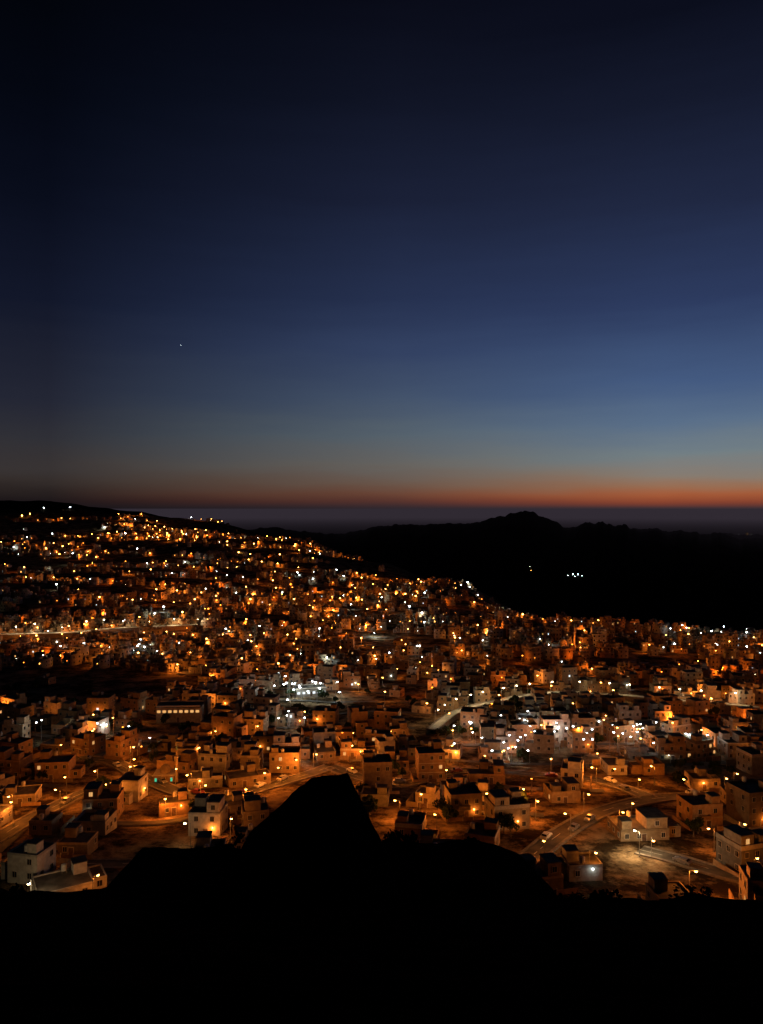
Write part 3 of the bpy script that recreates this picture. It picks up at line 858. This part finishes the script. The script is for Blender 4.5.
for x,y,z,ang,w in parkpts:
    if nca >= 24: break
    if y > 330 or y < 175 or any((x-a_)**2+(y-b_)**2 < 80 for a_,b_ in used): continue
    cn, (b_, g_, w_, h_) = rng.choice(CARS); sg = rng.choice((-1,1)); off = (w/2-1.0)*sg
    px, py = x-math.sin(ang)*off, y+math.cos(ang)*off
    e = obj('parked_car', None, (px,py,z+.02), ang+(math.pi if sg < 0 else 0), label=f'{cn} hatchback car parked along the kerb', category='car', group='cars parked along the kerb')
    obj('body', b_, parent=e); obj('window', g_, parent=e)
    for wx in (-1.35, 1.35):
        for wy in (-.76, .76): obj('wheel', w_, (wx,wy,.33), parent=e)
    for wy in (-.6, .6): obj('headlight', h_, (0,wy,0), parent=e)
    used.append((x,y)); nca += 1

# ------------------------------------------------------------ trees and shrubs
def crown(seed, R, n, hgt, mat='leaf'):
    r = random.Random(seed); m = MB()
    cl = [(r.gauss(0,R*.45), r.gauss(0,R*.45), hgt+r.gauss(0,R*.3), R*r.uniform(.35,.6)) for _ in range(8)]
    for _ in range(n):
        c = r.choice(cl); v = Vector((r.gauss(0,1),r.gauss(0,1),r.gauss(0,.8))).normalized()*c[3]*r.uniform(.6,1.05)
        p = Vector(c[:3])+v; a = Vector((r.gauss(0,1),r.gauss(0,1),r.gauss(0,1))).normalized(); b_ = a.orthogonal().normalized(); s = r.uniform(.12,.3)*R/2.2
        a = a*s*1.5; b_ = b_*s
        m.quad([tuple(p-a-b_),tuple(p+a-b_),tuple(p+a+b_),tuple(p-a+b_)],mat)
    return m
def trunk(seed, h):
    r = random.Random(seed); m = MB(); m.prism(0,0,-.5,h*.6,.22,.14,8,'bark')
    for k in range(4):
        a = k*1.6+r.random()
        x1, y1 = math.cos(a)*1.1, math.sin(a)*1.1
        b0 = len(m.v)
        for (cx,cy,cz,rr) in ((0,0,h*.55,.1),(x1,y1,h*.95,.04)):
            for q in range(5): m.v.append((cx+rr*math.cos(q*1.2566), cy+rr*math.sin(q*1.2566), cz))
        for q in range(5): m.f.append((b0+q,b0+(q+1)%5,b0+5+(q+1)%5,b0+5+q)); m.m.append('bark')
    return m
TR = [(trunk(k,2.6+k*.35).mesh('trunk'), crown(k,1.4+.22*k,460,2.8+k*.35).mesh('crown')) for k in range(4)]
nt_ = 0; tries = 0
hp = [(q[1],q[2]) for q in vis[:NIND]]
while nt_ < 120 and tries < 6000:
    tries += 1
    x = rng.uniform(-260,260); y = rng.uniform(190,430)
    if abs(x/y) > .53: continue
    if any((x-a_)**2+(y-b_)**2 < 42 for a_,b_ in hp) or near_main(x,y,6): continue
    tm, cm = rng.choice(TR); rt = rng.uniform(0,6)
    e = obj('tree', None, (x,y,H(x,y)), rt, label='dark leafy tree standing between the houses', category='tree', group='trees between the houses')
    obj('trunk', tm, parent=e); obj('crown', cm, parent=e); nt_ += 1
SH = [crown(50+k,.55,260,.3,'shrub_leaf').mesh('shrub') for k in range(3)]
for k in range(14):
    u_ = rng.uniform(0,763); y = rng.uniform(30,38); x = (u_-CU)/F*y
    if 235 < u_ < 390: continue
    obj('shrub', rng.choice(SH), (x,y,H(x,y)-.35), rng.uniform(0,6), label='low dark shrub on the unlit hilltop', category='shrub', group='shrubs on the hilltop')

# ------------------------------------------------------------ boulder
YB = 14.0
pu = [196,225,242,250,262,274,285,291,298,303,312,322,335,346,350,355,362,368,376,384,402,430]
pv = [960,900,846,834,823,812,801,793,788,786,779,777,777,774,779,791,804,816,833,848,900,960]
NU, ND = 90, 22
bm = bmesh.new(); grid = []
for j in range(ND):
    dy = -2.6+5.6*j/(ND-1); row = []
    dz = (abs(dy-.1)/2.6)**1.2*2.4
    for q in range(NU):
        u_ = 196+(430-196)*q/(NU-1); v_ = float(np.interp(u_, pu, pv))
        x = (u_-CU)/F*YB; z = -(v_-HV)/F*YB-dz
        p = Vector((x, YB+dy, z+ZC))
        n_ = mn.noise_vector(p*1.6)*.09+mn.noise_vector(p*4.3)*.05
        if abs(dy) < .8: n_ *= .35
        row.append(bm.verts.new(p+n_))
    grid.append(row)
for j in range(ND-1):
    for q in range(NU-1): bm.faces.new((grid[j][q],grid[j][q+1],grid[j+1][q+1],grid[j+1][q]))
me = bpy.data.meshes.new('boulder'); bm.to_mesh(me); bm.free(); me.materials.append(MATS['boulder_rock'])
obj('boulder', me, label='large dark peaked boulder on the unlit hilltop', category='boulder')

# ------------------------------------------------------------ evening star
m = MB(); m.dome(0,0,0,10,'lamp_white',8,4,full=True)
D_ = 60000.0
obj('evening_star', m.mesh('evening_star'), ((181-CU)/F*D_, D_, ZC+(HV-345)/F*D_), kind='structure', label='single small star in the evening sky')

# ------------------------------------------------------------ sky
w = bpy.data.worlds.new('World'); scene.world = w; w.use_nodes = True
nt = w.node_tree; N = nt.nodes.new; L = nt.links.new
for n in list(nt.nodes): nt.nodes.remove(n)
out = N('ShaderNodeOutputWorld'); bg = N('ShaderNodeBackground'); L(bg.outputs[0], out.inputs[0])
tc = N('ShaderNodeTexCoord'); sp = N('ShaderNodeSeparateXYZ'); L(tc.outputs['Generated'], sp.inputs[0])
def M(op, a_, b_=None):
    n = N('ShaderNodeMath'); n.operation = op
    for k, q in enumerate((a_, b_)):
        if q is None: continue
        if isinstance(q, (int, float)): n.inputs[k].default_value = q
        else: L(q, n.inputs[k])
    return n.outputs[0]
rad = M('SQRT', M('ADD', M('MULTIPLY', sp.outputs[0], sp.outputs[0]), M('MULTIPLY', sp.outputs[1], sp.outputs[1])))
el = M('DIVIDE', sp.outputs[2], M('MAXIMUM', rad, .001))
az = M('ARCTAN2', sp.outputs[0], sp.outputs[1])
cmb = N('ShaderNodeCombineXYZ'); L(M('MULTIPLY', az, 5.0), cmb.inputs[0]); L(M('MULTIPLY', el, 38.0), cmb.inputs[1])
hn = N('ShaderNodeTexNoise'); hn.inputs['Scale'].default_value = 1.0; hn.inputs['Detail'].default_value = 3; L(cmb.outputs[0], hn.inputs['Vector'])
wob = M('MULTIPLY', M('SUBTRACT', hn.outputs['Fac'], .5), M('MINIMUM', M('MAXIMUM', M('MULTIPLY', el, .6), 0.0), .03))
el = M('ADD', el, wob)
pos = M('DIVIDE', M('ADD', el, .02), .74)
def ramp(stops, t):
    r = N('ShaderNodeValToRGB'); cr = r.color_ramp; cr.interpolation = 'LINEAR'
    st = []
    for v_, c in stops:
        p = (((HV-v_)/F)/math.sqrt(1+t*t)+.02)/.74
        st.append((max(0,min(1,p)), lin(c)))
    st.sort(key=lambda q: q[0])
    cr.elements[0].position = st[0][0]; cr.elements[0].color = st[0][1]
    cr.elements[1].position = st[-1][0]; cr.elements[1].color = st[-1][1]
    for p, c in st[1:-1]:
        e = cr.elements.new(p); e.color = c
    L(pos, r.inputs['Fac']); return r.outputs['Color']
Lr = ramp([(512,(20,17,20)),(500,(28,22,24)),(492,(40,33,32)),(480,(52,45,43)),(466,(56,51,51)),(440,(48,48,54)),(400,(35,38,52)),(300,(18,23,41)),(200,(9,13,27)),(100,(4,7,17)),(0,(2,4,10))], .445)
Mr = ramp([(512,(44,38,45)),(507,(52,41,46)),(501,(88,52,45)),(494,(106,68,53)),(484,(106,85,73)),(466,(102,99,95)),(435,(86,98,108)),(400,(67,82,106)),(350,(51,65,97)),(300,(38,49,79)),(200,(26,32,54)),(100,(16,20,36)),(0,(9,11,23))], 0)
Rr = ramp([(512,(50,43,52)),(508,(60,47,52)),(502,(136,66,46)),(495,(164,90,56)),(486,(152,110,84)),(474,(136,123,111)),(454,(115,127,132)),(420,(90,111,137)),(380,(68,90,128)),(300,(45,59,95)),(200,(32,40,66)),(100,(21,26,45)),(0,(11,14,28))], .445)
def mr_(v_, a_, b_, c_=0, d_=1):
    n = N('ShaderNodeMapRange'); n.inputs['From Min'].default_value = a_; n.inputs['From Max'].default_value = b_
    n.inputs['To Min'].default_value = c_; n.inputs['To Max'].default_value = d_; L(v_, n.inputs['Value']); return n.outputs['Result']
def mix(f, a_, b_):
    n = N('ShaderNodeMix'); n.data_type = 'RGBA'; L(f, n.inputs['Factor']); L(a_, n.inputs[6]); L(b_, n.inputs[7]); return n.outputs[2]
c = mix(mr_(az, -.42, .02), Lr, Mr); c = mix(mr_(az, .02, .36), c, Rr)
fade = mr_(M('ABSOLUTE', az), .6, 2.2, 1, .25)
L(c, bg.inputs['Color']); L(fade, bg.inputs['Strength'])

# ------------------------------------------------------------ camera
cd = bpy.data.cameras.new('camera'); cam = bpy.data.objects.new('camera', cd); COL.objects.link(cam)
cd.sensor_fit = 'VERTICAL'; cd.sensor_height = 36; cd.lens = F/1024*36
cam.location = (0,0,ZC); cam.rotation_euler = (math.radians(90)-4/F, 0, 0)
cd.clip_start = .1; cd.clip_end = 500000
scene.camera = cam
